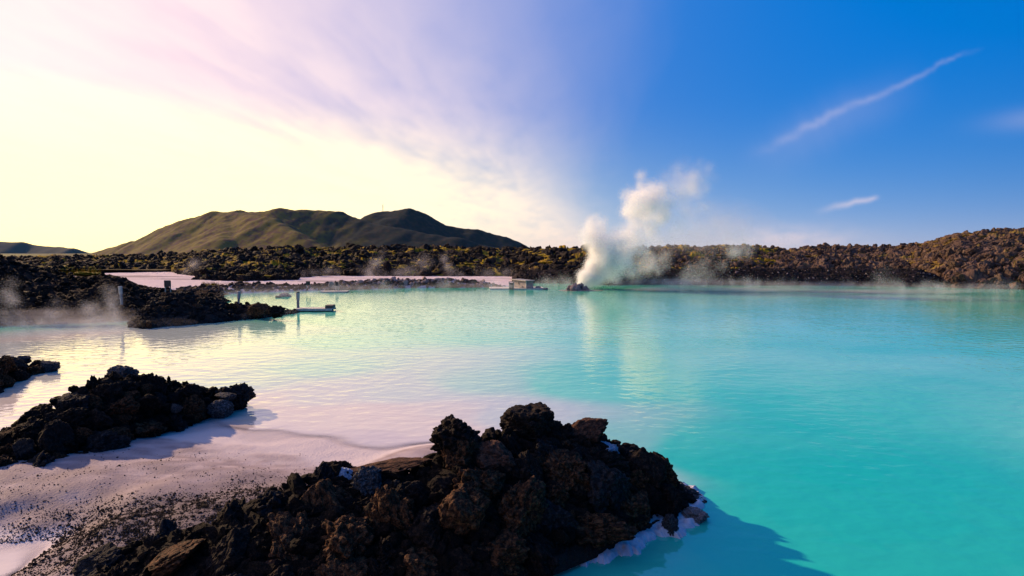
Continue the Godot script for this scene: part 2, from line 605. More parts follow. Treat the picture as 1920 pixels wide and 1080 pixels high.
# ------------------------------------------------------------------ far land
func ridge_land(called: String, ridges: Array, x0: float, x1: float, z0: float, z1: float, step: float, slope: float, rough: float, label: String) -> void:
	var segs := []
	for r in ridges:
		var pts := []
		for q in r:
			pts.append(at_depth(q.x, q.y, q.z))
		for i in pts.size() - 1:
			segs.append([pts[i], pts[i + 1]])
	var nx := int((x1 - x0) / step) + 1
	var nz := int((z1 - z0) / step) + 1
	var v := PackedVector3Array()
	for j in nz:
		var z := z1 - j * step
		for i in nx:
			var x := x0 + i * step
			var h := -40.0
			var wx := x + rough * 38.0 * fbm.get_noise_2d(x * 0.12, z * 0.12)
			var wz := z + rough * 38.0 * fbm.get_noise_2d(x * 0.12 + 300.0, z * 0.12)
			for s in segs:
				var a: Vector3 = s[0]
				var b: Vector3 = s[1]
				var d := Vector2(b.x - a.x, b.z - a.z)
				var t := clampf(Vector2(wx - a.x, wz - a.z).dot(d) / d.length_squared(), 0, 1)
				var dist := Vector2(wx - a.x - d.x * t, wz - a.z - d.y * t).length()
				var k := lerpf(a.y, b.y, t) - slope * (sqrt(dist * dist + 900.0) - 30.0)
				h = maxf(h, k) if absf(h - k) > 16.0 else maxf(h, k) + pow(16.0 - absf(h - k), 2.0) / 64.0
			h += rough * (5.0 * fbm.get_noise_2d(x * 0.4, z * 0.4) - 7.0 * absf(fbm.get_noise_2d(x * 0.55 + z * 0.2, z * 0.12 - x * 0.1))) * smoothstep(-5.0, 60.0, h)
			v.append(Vector3(x, h, z))
	var idx := grid_index(nx, nz)
	var nrm: PackedVector3Array = mesh_of(v, idx).surface_get_arrays(0)[Mesh.ARRAY_NORMAL]
	var col := PackedColorArray()
	for i in v.size():
		var p := v[i]
		var n1 := fbm.get_noise_2d(p.x * 0.5, p.z * 0.5)
		var n2 := fbm.get_noise_2d(p.x * 2.2, p.z * 2.2)
		var c := Color(0.036, 0.026, 0.016).lerp(Color(0.05, 0.045, 0.008), smoothstep(-0.1, 0.35, n1 + 0.4 * n2))
		c = c.lerp(Color(0.032, 0.021, 0.021), smoothstep(0.1, 0.4, n2 - 0.3 * n1 + (0.75 - nrm[i].y)))
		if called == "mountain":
			var bare_shade := smoothstep(-950.0, -600.0, p.x - 0.35 * (p.z + 2600.0) + 260.0 * n1 + 90.0 * n2)  # olive growth left, bare rock right; sunlit and shaded tones painted into both
			c = Color(0.115, 0.092, 0.022).lerp(Color(0.075, 0.042, 0.034), smoothstep(-0.1, 0.3, n2 + 0.6 * n1)).lerp(Color(0.012, 0.016, 0.016).lerp(Color(0.03, 0.022, 0.02), smoothstep(0.0, 0.4, n2)), bare_shade)
		else:
			c = Color(0.02, 0.024, 0.028)
		col.append(c)
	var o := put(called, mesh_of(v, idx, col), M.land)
	tag(o, label, "", "", "structure")

func far_land() -> void:
	# the plain out to the horizon
	var v := PackedVector3Array()
	var col := PackedColorArray()
	var radii := [126.0, 150.0, 180.0, 220.0, 300.0, 420.0, 600.0, 900.0, 1400.0, 2200.0, 3500.0, 6000.0, 11000.0]
	for j in radii.size():
		for i in 181:
			var a := deg_to_rad(i * 2.0)
			var r: float = radii[j]
			var p := Vector3(-sin(-a) * r, 0, -cos(a) * r)
			p.y = (0.9 + 1.0 * fbm.get_noise_2d(p.x, p.z)) if r < 2500.0 else -2.0
			v.append(p)
			var n := fbm.get_noise_2d(p.x * 0.3, p.z * 0.3)
			col.append(Color(0.06, 0.05, 0.03).lerp(Color(0.16, 0.17, 0.07), smoothstep(-0.2, 0.4, n) * smoothstep(300.0, 900.0, r)))
	var plain_o := put("ground", mesh_of(v, grid_index(181, radii.size()), col), M.land)
	tag(plain_o, "flat mossy plain running out to the horizon", "", "", "structure")
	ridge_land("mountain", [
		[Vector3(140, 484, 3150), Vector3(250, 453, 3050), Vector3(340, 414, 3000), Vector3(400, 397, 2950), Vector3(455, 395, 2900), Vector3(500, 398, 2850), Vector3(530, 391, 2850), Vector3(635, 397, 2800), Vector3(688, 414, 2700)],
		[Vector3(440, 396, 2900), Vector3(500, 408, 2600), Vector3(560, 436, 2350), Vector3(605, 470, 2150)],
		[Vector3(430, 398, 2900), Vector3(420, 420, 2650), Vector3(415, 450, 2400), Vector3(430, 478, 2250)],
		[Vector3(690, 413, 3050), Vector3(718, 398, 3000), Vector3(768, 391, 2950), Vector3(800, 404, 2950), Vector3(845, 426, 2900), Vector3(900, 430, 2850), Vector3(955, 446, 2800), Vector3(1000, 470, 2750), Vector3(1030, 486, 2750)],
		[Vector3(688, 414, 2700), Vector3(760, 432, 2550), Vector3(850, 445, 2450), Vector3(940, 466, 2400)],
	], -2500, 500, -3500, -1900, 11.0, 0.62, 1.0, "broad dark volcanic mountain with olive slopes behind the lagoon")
	ridge_land("hill", [
		[Vector3(-420, 470, 5600), Vector3(-200, 450, 5600), Vector3(0, 453, 5500), Vector3(40, 454, 5500), Vector3(75, 461, 5500), Vector3(110, 463, 5400), Vector3(140, 466, 5300), Vector3(160, 474, 5300), Vector3(170, 490, 5300)],
	], -7500, -3300, -6600, -4700, 30.0, 0.5, 0.5, "low blue hill far off at the left of the mountain")
	# mast on the second summit
	var base := at_depth(718, 396, 3000)
	var mast := thing("radio_mast", base, 0, "thin radio mast standing on the summit of the mountain", "mast")
	part("shaft", Vector3(2.0, 34, 2.0), Vector3(0, 14, 0), M.land_dark, mast)
	part("crossbar", Vector3(4.5, 0.8, 0.8), Vector3(0, 21, 0), M.land_dark, mast)
	part("antenna", Vector3(0.5, 7, 0.5), Vector3(0, 33, 0), M.land_dark, mast)

# ------------------------------------------------------------------ lagoon and beach
func water_and_beach() -> void:
	for c in [[0, 960, 0.25], [150, 930, 0.26], [300, 900, 0.18], [120, 890, 0.2], [0, 915, 0.25], [240, 850, 0.12], [330, 850, 0.07], [430, 850, 0.05], [520, 865, 0.06], [300, 960, 0.33], [420, 920, 0.2], [200, 1030, 0.36], [60, 990, 0.13], [130, 1040, 0.14], [100, 1075, 0.12], [70, 1035, -0.02], [30, 1040, -0.06], [0, 1065, -0.1], [0, 1012, -0.01], [-120, 1060, -0.1], [-140, 1000, 0.08], [180, 1078, 0.3],
			[560, 845, 0.015], [650, 850, 0.0], [490, 820, -0.015], [400, 815, 0.0], [360, 800, -0.02], [700, 825, -0.05], [800, 800, -0.1], [600, 790, -0.1], [500, 785, -0.12], [700, 780, -0.18], [850, 775, -0.32], [950, 780, -0.6], [600, 745, -0.45], [750, 735, -0.7], [900, 720, -1.1], [450, 720, -0.9], [480, 755, -0.3], [1100, 720, -2], [1350, 850, -2], [1500, 1000, -2], [1430, 1060, -2], [1700, 1000, -2], [1900, 1050, -2], [1800, 850, -2], [1300, 700, -2],
			[300, 680, -0.6], [150, 690, -0.4], [0, 655, -0.5], [-150, 700, -0.3], [250, 640, -0.5], [450, 660, -0.9], [100, 628, -0.3], [0, 628, -0.3], [-250, 640, -0.3], [350, 630, -0.6], [520, 620, -1.1], [640, 640, -1.5], [700, 600, -1.9], [900, 620, -2], [600, 690, -1.2], [0, 790, -0.3], [-200, 800, -0.2], [1310, 1010, -2.0], [400, 1010, 0.4], [700, 960, 0.4], [1000, 930, 0.3], [1150, 930, 0.1], [800, 870, 0.15], [900, 850, 0.1], [600, 1000, 0.5], [1000, 830, -0.3], [1150, 820, -1.2], [1200, 1062, -1.6], [1080, 1090, -1.6], [1330, 960, -1.6], [1000, 1120, -1.5], [1260, 1030, -1.5], [-200, 950, 0.3], [-300, 880, 0.3]]:
		var p := ground(c[0], c[1], 0.0)
		ctrl.append(Vector3(p.x, p.z, c[2]))
	for q in [Vector3(0, -3, 0.5), Vector3(-6, -2, 0.5), Vector3(5, -3, -2.5), Vector3(8, -8, -3.4), Vector3(10, -14, -2.4), Vector3(8, -24, -2), Vector3(8, -36, -2), Vector3(-24, -22, -0.4)]:
		ctrl.append(q)
	# beach and bed
	var nx := 420
	var nz := 330
	var v := PackedVector3Array()
	var col := PackedColorArray()
	for j in nz:
		var z := -1.0 - 25.0 * pow(float(j) / (nz - 1), 1.25)
		for i in nx:
			var x := lerpf(-17.0, 9.0, float(i) / (nx - 1))
			var h := bed_height(x, z)
			var p := Vector3(x, h, z)
			var g := gravel_amount(p) * smoothstep(0.02, 0.12, h)
			h += 0.010 * noise.get_noise_2d(x * 2.2, z * 2.2) + 0.03 * g * maxf(0.0, noise.get_noise_2d(x * 7.0, z * 7.0))
			p.y = h
			v.append(p)
			var n := fbm.get_noise_2d(x * 60.0, z * 120.0)
			var c := Color(0.385, 0.315, 0.325).lerp(Color(0.25, 0.2, 0.21), clampf(0.5 + 1.5 * n, 0, 1)).lerp(Color(0.53, 0.46, 0.46), smoothstep(0.08, 0.02, h)).lerp(Color(0.2, 0.16, 0.175), 0.75 * smoothstep(0.1, 0.3, h + 0.1 * noise.get_noise_2d(x, z)))
			c = c.lerp(Color(0.115, 0.09, 0.096), g * 0.85)
			col.append(c)
	tag(put("beach", mesh_of(v, grid_index(nx, nz), col), M.beach), "pale silica shore with a tongue of dark gravel", "", "", "structure")
	# water, as a fan that grows coarser with distance
	var na := 560
	var nr := 460
	v = PackedVector3Array()
	col = PackedColorArray()
	var uv := PackedVector2Array()
	for j in nr:
		var r := 2.5 * pow(170.0 / 2.5, float(j) / (nr - 1))
		for i in na:
			var s := 2.0 * i / (na - 1) - 1.0
			var a := deg_to_rad(s * 46.0 + s * s * s * 30.0)
			var x := sin(a) * r
			var z := -cos(a) * r
			var h := -2.0
			if r < 46.0 and x < 9.0 and x > -36.0:
				h = lerpf(bed_height(x, z), -2.0, maxf(smoothstep(5.0, 9.0, x), smoothstep(36.0, 46.0, r)))
			var depth := -h
			var y := 0.0
			if r < 60.0:
				var calm := 0.25 + 0.75 * smoothstep(10.0, 18.0, r)
				y = 0.006 * calm * noise.get_noise_2d(x * 0.45 + 3.0, z * 1.0) * smoothstep(60.0, 20.0, r) * smoothstep(0.0, 0.3, depth)
			v.append(Vector3(x, y, z))
			uv.append(Vector2(x, z * 1.5) / 26.0)
			var turq := Color(0.08, 0.59, 0.40).lerp(Color(0.20, 0.67, 0.48), clampf(0.45 + 0.9 * fbm.get_noise_2d(x * 2.2, z * 4.0) + 0.5 * fbm.get_noise_2d(x * 9.0, z * 14.0), 0, 1)).lerp(Color(0.01, 0.47, 0.34), 0.9 * smoothstep(13.0, 4.5, Vector2(x - 5.0, z + 6.5).length() + 2.5 * fbm.get_noise_2d(x * 7.0, z * 7.0)))
			var c := Color(0.53, 0.46, 0.46).lerp(Color(0.66, 0.58, 0.50), smoothstep(0.03, 0.12, depth))
			c = c.lerp(Color(0.52, 0.58, 0.54), smoothstep(0.18, 0.55, depth))
			c = c.lerp(turq, smoothstep(0.45, 1.7, depth))
			c.a = smoothstep(0.0, 0.05, depth)
			col.append(c)
	tag(put("water", mesh_of(v, grid_index(na, nr), col, uv), M.water), "milky turquoise geothermal lagoon", "", "", "structure")
	# gravel
	var r2 := RandomNumberGenerator.new()
	r2.seed = 44
	var xs: Array[Transform3D] = []
	var cs: Array[Color] = []
	for i in 300000:
		var p := ground(r2.randf_range(-60, 600), r2.randf_range(835, 1085), 0.2)
		var g := gravel_amount(p)
		if r2.randf() > 0.008 + 0.5 * g * g: continue
		var s := 0.0035 + 0.010 * pow(r2.randf(), 4.0)
		if r2.randf() < 0.02: s += 0.02 * r2.randf()
		p.y = bed_height(p.x, p.z)
		if p.y < 0.0: continue
		xs.append(Transform3D(random_basis(r2, Vector3(1, 0.7, 0.9) * s), p + Vector3(0, s * 0.3, 0)))
		var k := r2.randf_range(0.3, 1.2)
		cs.append(Color(k, k, k))
	scatter("gravel", xs, cs, small_rocks[0], M.ridge_rock, "dark volcanic gravel strewn over the pale shore")

# ------------------------------------------------------------------ lava banks round the lagoon
func lava_banks() -> void:
	# moss-grown lava field under the mountain
	var field := {"hb": 0.3, "k": 0.8, "back": 60.0, "hback": 1.0, "off": [Vector2(-300, 40), Vector2(300, 40), Vector2(520, 34), Vector2(1100, 30)],
		"base": [Vector2(-300, 509), Vector2(300, 510), Vector2(380, 522), Vector2(520, 523), Vector2(600, 517), Vector2(960, 517), Vector2(1020, 524), Vector2(1140, 530)],
		"crest": [Vector2(-300, 484), Vector2(60, 486), Vector2(200, 484), Vector2(330, 480), Vector2(420, 474), Vector2(520, 469), Vector2(640, 468), Vector2(800, 467), Vector2(1000, 470), Vector2(1060, 471), Vector2(1110, 470), Vector2(1160, 474)]}
	build_bank("lava_field", field, -300, 1160, 1100, 90, 1.5, 0.3, "mossy", M.rough_land, "rugged lava field grown over with yellow moss")
	rubble("lava_rubble", field, -250, 1150, 0.0, 1.02, 11000, 0.1, 1.0, small_rocks[1], M.lava, "dark lava lumps of the mossy field", false, 3)
	rubble("moss_cushions", field, -250, 1150, 0.1, 1.02, 13000, 0.1, 0.75, small_rocks[2], M.moss, "yellow moss cushions on the lava field", true, 4, -0.06)
	# ridge behind the steam
	var centre := {"hb": 0.0, "k": 0.7, "back": 60.0, "hback": 1.0, "off": [Vector2(1040, 18), Vector2(1500, 20)],
		"base": [Vector2(1040, 527), Vector2(1520, 527)],
		"crest": [Vector2(1040, 512), Vector2(1110, 482), Vector2(1160, 470), Vector2(1200, 466), Vector2(1260, 464), Vector2(1300, 466), Vector2(1340, 461), Vector2(1400, 462), Vector2(1440, 466), Vector2(1480, 470), Vector2(1520, 476)]}
	build_bank("lava_ridge", centre, 1040, 1520, 520, 90, 0.9, 0.5, "mossy", M.rough_land, "dark lava ridge rising behind the steam vent")
	rubble("lava_rubble", centre, 1060, 1510, 0.0, 1.0, 3000, 0.12, 0.55, small_rocks[3], M.ridge_rock, "lava lumps of the ridge behind the steam", false, 5)
	rubble("moss_cushions", centre, 1080, 1510, 0.3, 1.02, 700, 0.12, 0.5, small_rocks[2], M.moss, "moss cushions on the ridge behind the steam", true, 6, 0.0)
	# reddish ridge on the right
	var right := {"hb": 0.0, "k": 0.75, "back": 70.0, "hback": 1.0, "off": [Vector2(1400, 16), Vector2(1700, 18), Vector2(2200, 26)],
		"base": [Vector2(1400, 527), Vector2(1700, 529), Vector2(1790, 540), Vector2(1920, 543), Vector2(2250, 552)],
		"crest": [Vector2(1400, 508), Vector2(1425, 492), Vector2(1470, 474), Vector2(1540, 463), Vector2(1600, 465), Vector2(1640, 466), Vector2(1700, 463), Vector2(1740, 458), Vector2(1770, 448), Vector2(1800, 441), Vector2(1850, 437), Vector2(1920, 431), Vector2(2050, 424), Vector2(2250, 428)]}
	build_bank("lava_ridge", right, 1400, 2250, 800, 110, 1.1, 0.4, "ridge", M.rough_land, "reddish brown lava ridge along the right shore")
	rubble("lava_rubble", right, 1405, 2240, 0.0, 1.0, 9000, 0.06, 0.7, small_rocks[4], M.ridge_rock, "reddish lava lumps of the right ridge", false, 7)
	rubble("moss_cushions", right, 1420, 2240, 0.3, 1.02, 6000, 0.08, 0.4, small_rocks[2], M.dry_grass, "moss patches near the top of the right ridge", true, 8, 0.02)
	rubble("dry_grass", right, 1420, 2240, 0.6, 1.03, 3500, 0.08, 0.45, small_rocks[2], M.dry_grass, "golden dry grass along the top of the right ridge", true, 28, -0.05)
	# flat-topped gravel bank at the water on the right
	var dyke := {"hb": -0.05, "k": 0.55, "back": 8.0, "hback": 0.5, "off": [Vector2(960, 3.5), Vector2(1800, 3.5)],
		"base": [Vector2(960, 531), Vector2(1060, 533), Vector2(1140, 535), Vector2(1500, 536), Vector2(1800, 540)],
		"crest": [Vector2(960, 520), Vector2(975, 507), Vector2(1060, 506), Vector2(1140, 504), Vector2(1400, 503), Vector2(1720, 504), Vector2(1745, 512), Vector2(1790, 534), Vector2(1800, 539)]}
	build_bank("gravel_bank", dyke, 960, 1800, 700, 40, 0.10, 1.6, "gravel", M.rough_land, "flat topped bank of dark gravel along the far shore")
	rubble("gravel", dyke, 970, 1795, 0.0, 1.1, 4500, 0.03, 0.17, small_rocks[0], M.lava_grey, "stones on the flat topped gravel bank", false, 9)
	rubble("white_gravel", dyke, 1000, 1795, 0.02, 0.9, 420, 0.03, 0.12, small_rocks[1], M.silica_rock, "white flecks of silica stones on the gravel bank", false, 10)
	# white silica flats and the low bank in front of them
	var flats := {"hb": -0.05, "k": 0.16, "back": 30.0, "hback": 0.0, "off": [Vector2(-300, 62), Vector2(400, 56), Vector2(700, 50), Vector2(940, 40), Vector2(975, 20)],
		"base": [Vector2(-300, 552), Vector2(300, 550), Vector2(450, 545), Vector2(700, 541), Vector2(940, 539), Vector2(975, 536)],
		"crest": [Vector2(-300, 508), Vector2(300, 507), Vector2(700, 510), Vector2(940, 513), Vector2(975, 520)]}
	build_bank("silica_flats", flats, -300, 975, 560, 90, 0.05, 0.8, "silica", M.rough_land, "pinkish white silica flats beyond the lagoon")
	var berm := {"hb": -0.05, "k": 0.6, "back": 4.0, "hback": 0.0, "off": [Vector2(330, 4), Vector2(950, 3)],
		"base": [Vector2(330, 556), Vector2(450, 551), Vector2(560, 547), Vector2(650, 545), Vector2(760, 541), Vector2(900, 540), Vector2(945, 540)],
		"crest": [Vector2(330, 540), Vector2(400, 537), Vector2(450, 532), Vector2(560, 534), Vector2(650, 530), Vector2(690, 527), Vector2(760, 525), Vector2(800, 526), Vector2(850, 524), Vector2(890, 528), Vector2(925, 535), Vector2(945, 539)]}
	build_bank("lava_bank", berm, 330, 945, 620, 36, 0.18, 1.3, "berm", M.rough_land, "low crumbling lava bank in front of the white flats")
	rubble("lava_rubble", berm, 335, 940, 0.05, 1.0, 1500, 0.06, 0.3, small_rocks[2], M.ridge_rock, "stones of the low bank before the white flats", false, 11)
	rubble("silica_lumps", berm, 620, 945, 0.2, 1.4, 500, 0.06, 0.35, small_rocks[3], M.silica_rock, "pale silica lumps on the low bank", false, 12)
	var patch := {"hb": 0.35, "k": 0.6, "back": 5.0, "hback": 0.2, "off": [Vector2(380, 3), Vector2(720, 3)],
		"base": [Vector2(370, 526), Vector2(460, 527), Vector2(560, 524)], "crest": [Vector2(370, 524), Vector2(420, 518), Vector2(520, 517), Vector2(560, 522)]}
	build_bank("lava_bank", patch, 370, 560, 200, 24, 0.3, 0.9, "lava", M.rough_land, "dark tongue of mossy lava reaching onto the white flats")
	rubble("lava_rubble", patch, 372, 558, 0.0, 1.1, 900, 0.12, 0.6, small_rocks[0], M.lava, "dark lumps on the lava tongue before the flats", false, 41)
	rubble("moss_cushions", patch, 372, 558, 0.2, 1.1, 160, 0.1, 0.4, small_rocks[2], M.moss, "moss on the lava tongue before the flats", true, 42)
	# dark mound on the left
	var mound := {"hb": -0.05, "k": 0.75, "back": 10.0, "hback": 0.2, "off": [Vector2(-500, 8), Vector2(100, 9), Vector2(300, 8), Vector2(440, 7)],
		"base": [Vector2(-500, 630), Vector2(0, 613), Vector2(120, 609), Vector2(250, 603), Vector2(330, 590), Vector2(440, 570)],
		"crest": [Vector2(-500, 420), Vector2(-120, 445), Vector2(-30, 468), Vector2(0, 477), Vector2(30, 490), Vector2(60, 502), Vector2(100, 510), Vector2(150, 521), Vector2(205, 517), Vector2(240, 526), Vector2(275, 541), Vector2(320, 547), Vector2(400, 556), Vector2(440, 566)]}
	build_bank("lava_bank", mound, -500, 440, 800, 110, 0.33, 1.1, "lava", M.rough_land, "dark lava mound on the left shore")
	rubble("lava_rubble", mound, -480, 430, 0.0, 1.0, 4500, 0.05, 0.28, small_rocks[1], M.lava, "dark stones covering the left mound", false, 13)
	for q in [[112, 514, 0.55, "yellow green grass tuft on the crest of the dark left mound"], [162, 509, 0.75, "wider yellow green grass tuft behind the dark left mound"], [395, 531, 0.6, "small mossy tuft at the edge of the white flats"], [452, 529, 0.6, "mossy tuft on the low lava bank near the white flats"]]:
		grass_tuft(at_depth(q[0], q[1] + 5, 46.0 if q[0] < 300 else 66.0), q[2], q[3])
	# spit of boulders reaching into the lagoon
	var spit := {"hb": -0.05, "k": 0.7, "back": 3.0, "hback": -0.3, "off": [Vector2(240, 2.0), Vector2(330, 3.5), Vector2(480, 2.5), Vector2(560, 0.8)],
		"base": [Vector2(240, 614), Vector2(270, 619), Vector2(320, 613), Vector2(380, 609), Vector2(430, 604), Vector2(500, 597), Vector2(560, 588)],
		"crest": [Vector2(240, 606), Vector2(262, 586), Vector2(285, 566), Vector2(310, 552), Vector2(335, 546), Vector2(365, 553), Vector2(400, 561), Vector2(430, 570), Vector2(470, 574), Vector2(500, 573), Vector2(515, 583), Vector2(545, 583), Vector2(560, 587)]}
	build_bank("lava_bank", spit, 240, 560, 420, 70, 0.16, 1.9, "lava", M.rough_land, "spit of lava running into the lagoon from the left")
	rubble("lava_rubble", spit, 245, 555, 0.0, 1.0, 1600, 0.05, 0.2, small_rocks[3], M.lava_grey, "loose stones covering the lava spit", false, 14)
	var taken := []
	boulder("lava_boulder", rocks[0], M.lava, Basis().scaled(Vector3(0.55, 0.32, 0.4)), at_depth(520, 586, 37.0), "dark rounded boulder at the tip of the spit beside the wooden jetty")
	boulder("lava_boulder", rocks[3], M.lava_red, Basis(Vector3.UP, 0.6).scaled(Vector3(0.6, 0.4, 0.5)), at_depth(488, 581, 37.5), "broad brown boulder on the spit before its dark tip")
	taken.append(Vector4(0, 0, 0, 0))
	scatter_boulders(spit, 250, 500, 0.02, 1.0, [[0.3, 0.45, 14], [0.2, 0.3, 30]], taken, "spit by the jetty", "lava boulders on the spit", 31)

func grass_tuft(p: Vector3, size: float, label: String) -> void:
	var t := thing("grass_tuft", p, 0, label, "grass tuft", "grass tufts on the lava")
	var st := SurfaceTool.new()
	st.begin(Mesh.PRIMITIVE_TRIANGLES)
	for i in 170:
		var a := rng.randf() * TAU
		var r := size * sqrt(rng.randf())
		var b := Vector3(cos(a) * r * 1.5, 0, sin(a) * r)
		var lean := Vector3(rng.randfn(), 0, rng.randfn()) * 0.12
		var tip := b + Vector3(0, 0.25 + 0.3 * rng.randf(), 0) + lean
		var side := Vector3(cos(a * 3.0), 0, sin(a * 3.0)) * 0.03
		for q in [b - side, tip, b + side]:
			st.add_vertex(q)
	st.generate_normals()
	put("blades", st.commit(), M.moss, t).set_meta("kind", "stuff")
	var o := put("cushion", small_rocks[2], M.moss, t)
	o.scale = Vector3(1.4, 0.28, 0.9) * size

# ------------------------------------------------------------------ boulders close by
func foreground_pile() -> void:
	var isle := {"drop": 0.16, "hb": 0.0, "k": 0.7, "back": 1.6, "hback": -0.5, "off": [Vector2(-300, 1.6), Vector2(0, 1.5), Vector2(220, 1.5), Vector2(400, 0.9), Vector2(462, 0.3)],
		"base": [Vector2(-300, 960), Vector2(0, 908), Vector2(100, 884), Vector2(200, 850), Vector2(300, 815), Vector2(400, 782), Vector2(462, 764)],
		"crest": [Vector2(-300, 860), Vector2(0, 812), Vector2(30, 795), Vector2(60, 772), Vector2(100, 755), Vector2(130, 738), Vector2(165, 722), Vector2(190, 706), Vector2(270, 706), Vector2(330, 714), Vector2(360, 722), Vector2(400, 738), Vector2(430, 738), Vector2(462, 752)]}
	build_bank("lava_bank", isle, -300, 462, 420, 60, 0.10, 3.2, "lava", M.rough_land, "lava islet of boulders at the left of the shore")
	var taken := []
	boulder("crusted_boulder", rocks[1], M.crusted, Basis(Vector3.UP, 0.4).scaled(Vector3(0.36, 0.22, 0.28)), at_depth(225, 707, 15.3), "pale silica dusted boulder on the very top of the left islet")
	taken.append(vec4(at_depth(225, 707, 15.3), 0.3))
	boulder("lava_boulder", rocks[5], M.lava_grey, Basis(Vector3.UP, 1.4).scaled(Vector3(0.36, 0.34, 0.36)), at_depth(442, 744, 15.6), "rounded dark boulder at the far right tip of the left islet")
	taken.append(vec4(at_depth(442, 744, 15.6), 0.34))
	boulder("crusted_boulder", rocks[3], M.crusted, Basis(Vector3(0, 0, 1), 0.5).scaled(Vector3(0.28, 0.09, 0.2)), at_depth(428, 742, 15.1), "pale slab leaning on the end boulder of the left islet", "rock slab")
	boulder("crusted_boulder", rocks[8], M.crusted, Basis(Vector3.UP, 2.0).scaled(Vector3(0.3, 0.2, 0.25)), at_depth(412, 768, 14.8), "whitened rock at the waterline below the tip of the left islet")
	boulder("crusted_boulder", rocks[3], M.crusted, Basis(Vector3(0, 0, 1), 0.25).scaled(Vector3(0.55, 0.12, 0.3)), at_depth(20, 838, 11.6), "long pale grey slab low at the left end of the islet", "rock slab")
	boulder("crusted_boulder", rocks[6], M.crusted, Basis(Vector3.UP, 1.0).scaled(Vector3(0.12, 0.09, 0.1)), at_depth(122, 795, 12.6), "small whitish stone midway up the left islet", "stone")
	boulder("crusted_boulder", rocks[7], M.crusted, Basis(Vector3.UP, 1.0).scaled(Vector3(0.12, 0.09, 0.1)), at_depth(330, 765, 13.7), "small whitish stone on the right half of the left islet", "stone")
	boulder("moss_patch", rocks[4], M.moss, Basis().scaled(Vector3(0.16, 0.07, 0.12)), at_depth(60, 796, 12.2), "small patch of yellow moss on the left islet", "moss")
	scatter_boulders(isle, -120, 455, 0.02, 1.0, [[0.26, 0.36, 34], [0.17, 0.26, 64]], taken, "left islet", "lava boulders of the left islet", 32)
	rubble("lava_rubble", isle, -250, 455, 0.0, 1.0, 1500, 0.04, 0.13, small_rocks[0], M.lava, "small stones between the boulders of the left islet", false, 33)
	# the small point behind it
	var point := {"drop": 0.16, "hb": -0.02, "k": 0.7, "back": 1.6, "hback": -0.5, "off": [Vector2(-400, 2.5), Vector2(0, 2.0), Vector2(104, 0.2)],
		"base": [Vector2(-400, 830), Vector2(0, 738), Vector2(30, 716), Vector2(60, 703), Vector2(106, 695)],
		"crest": [Vector2(-400, 650), Vector2(-100, 655), Vector2(0, 664), Vector2(30, 672), Vector2(60, 682), Vector2(90, 686), Vector2(106, 692)]}
	build_bank("lava_bank", point, -400, 106, 260, 50, 0.10, 2.6, "lava", M.rough_land, "lava point entering the water at the left edge")
	boulder("crusted_boulder", rocks[2], M.crusted, Basis(Vector3.UP, 0.3).scaled(Vector3(0.26, 0.2, 0.26)), at_depth(93, 688, 20.6), "grey silica dusted boulder at the tip of the left point")
	boulder("crusted_boulder", rocks[6], M.crusted, Basis(Vector3.UP, 0.3).scaled(Vector3(0.3, 0.16, 0.26)), at_depth(42, 676, 20.9), "pale topped boulder on the crest of the left point")
	scatter_boulders(point, -100, 100, 0.02, 1.0, [[0.24, 0.4, 22]], [], "point behind the islet", "lava boulders of the left point", 34)

	# the pile in front
	var pile := {"drop": 0.16, "hb": 0.05, "k": 0.62, "back": 1.9, "hback": -0.5, "off": [Vector2(150, 0.8), Vector2(420, 1.1), Vector2(650, 1.9), Vector2(1000, 2.1), Vector2(1150, 1.7), Vector2(1250, 0.9), Vector2(1300, 0.3)],
		"base": [Vector2(150, 1150), Vector2(420, 1190), Vector2(700, 1190), Vector2(900, 1150), Vector2(1000, 1095), Vector2(1120, 1045), Vector2(1220, 990), Vector2(1300, 952)],
		"crest": [Vector2(150, 1060), Vector2(210, 1040), Vector2(330, 1015), Vector2(420, 975), Vector2(490, 935), Vector2(550, 905), Vector2(620, 890), Vector2(660, 892), Vector2(800, 876), Vector2(840, 835), Vector2(880, 825), Vector2(950, 818), Vector2(1000, 805), Vector2(1060, 805), Vector2(1140, 822), Vector2(1180, 846), Vector2(1236, 862), Vector2(1256, 908), Vector2(1300, 945)]}
	build_bank("lava_bank", pile, 150, 1300, 520, 80, 0.09, 3.4, "lava", M.rough_land, "heap of lava under the foreground boulders")
	taken = []
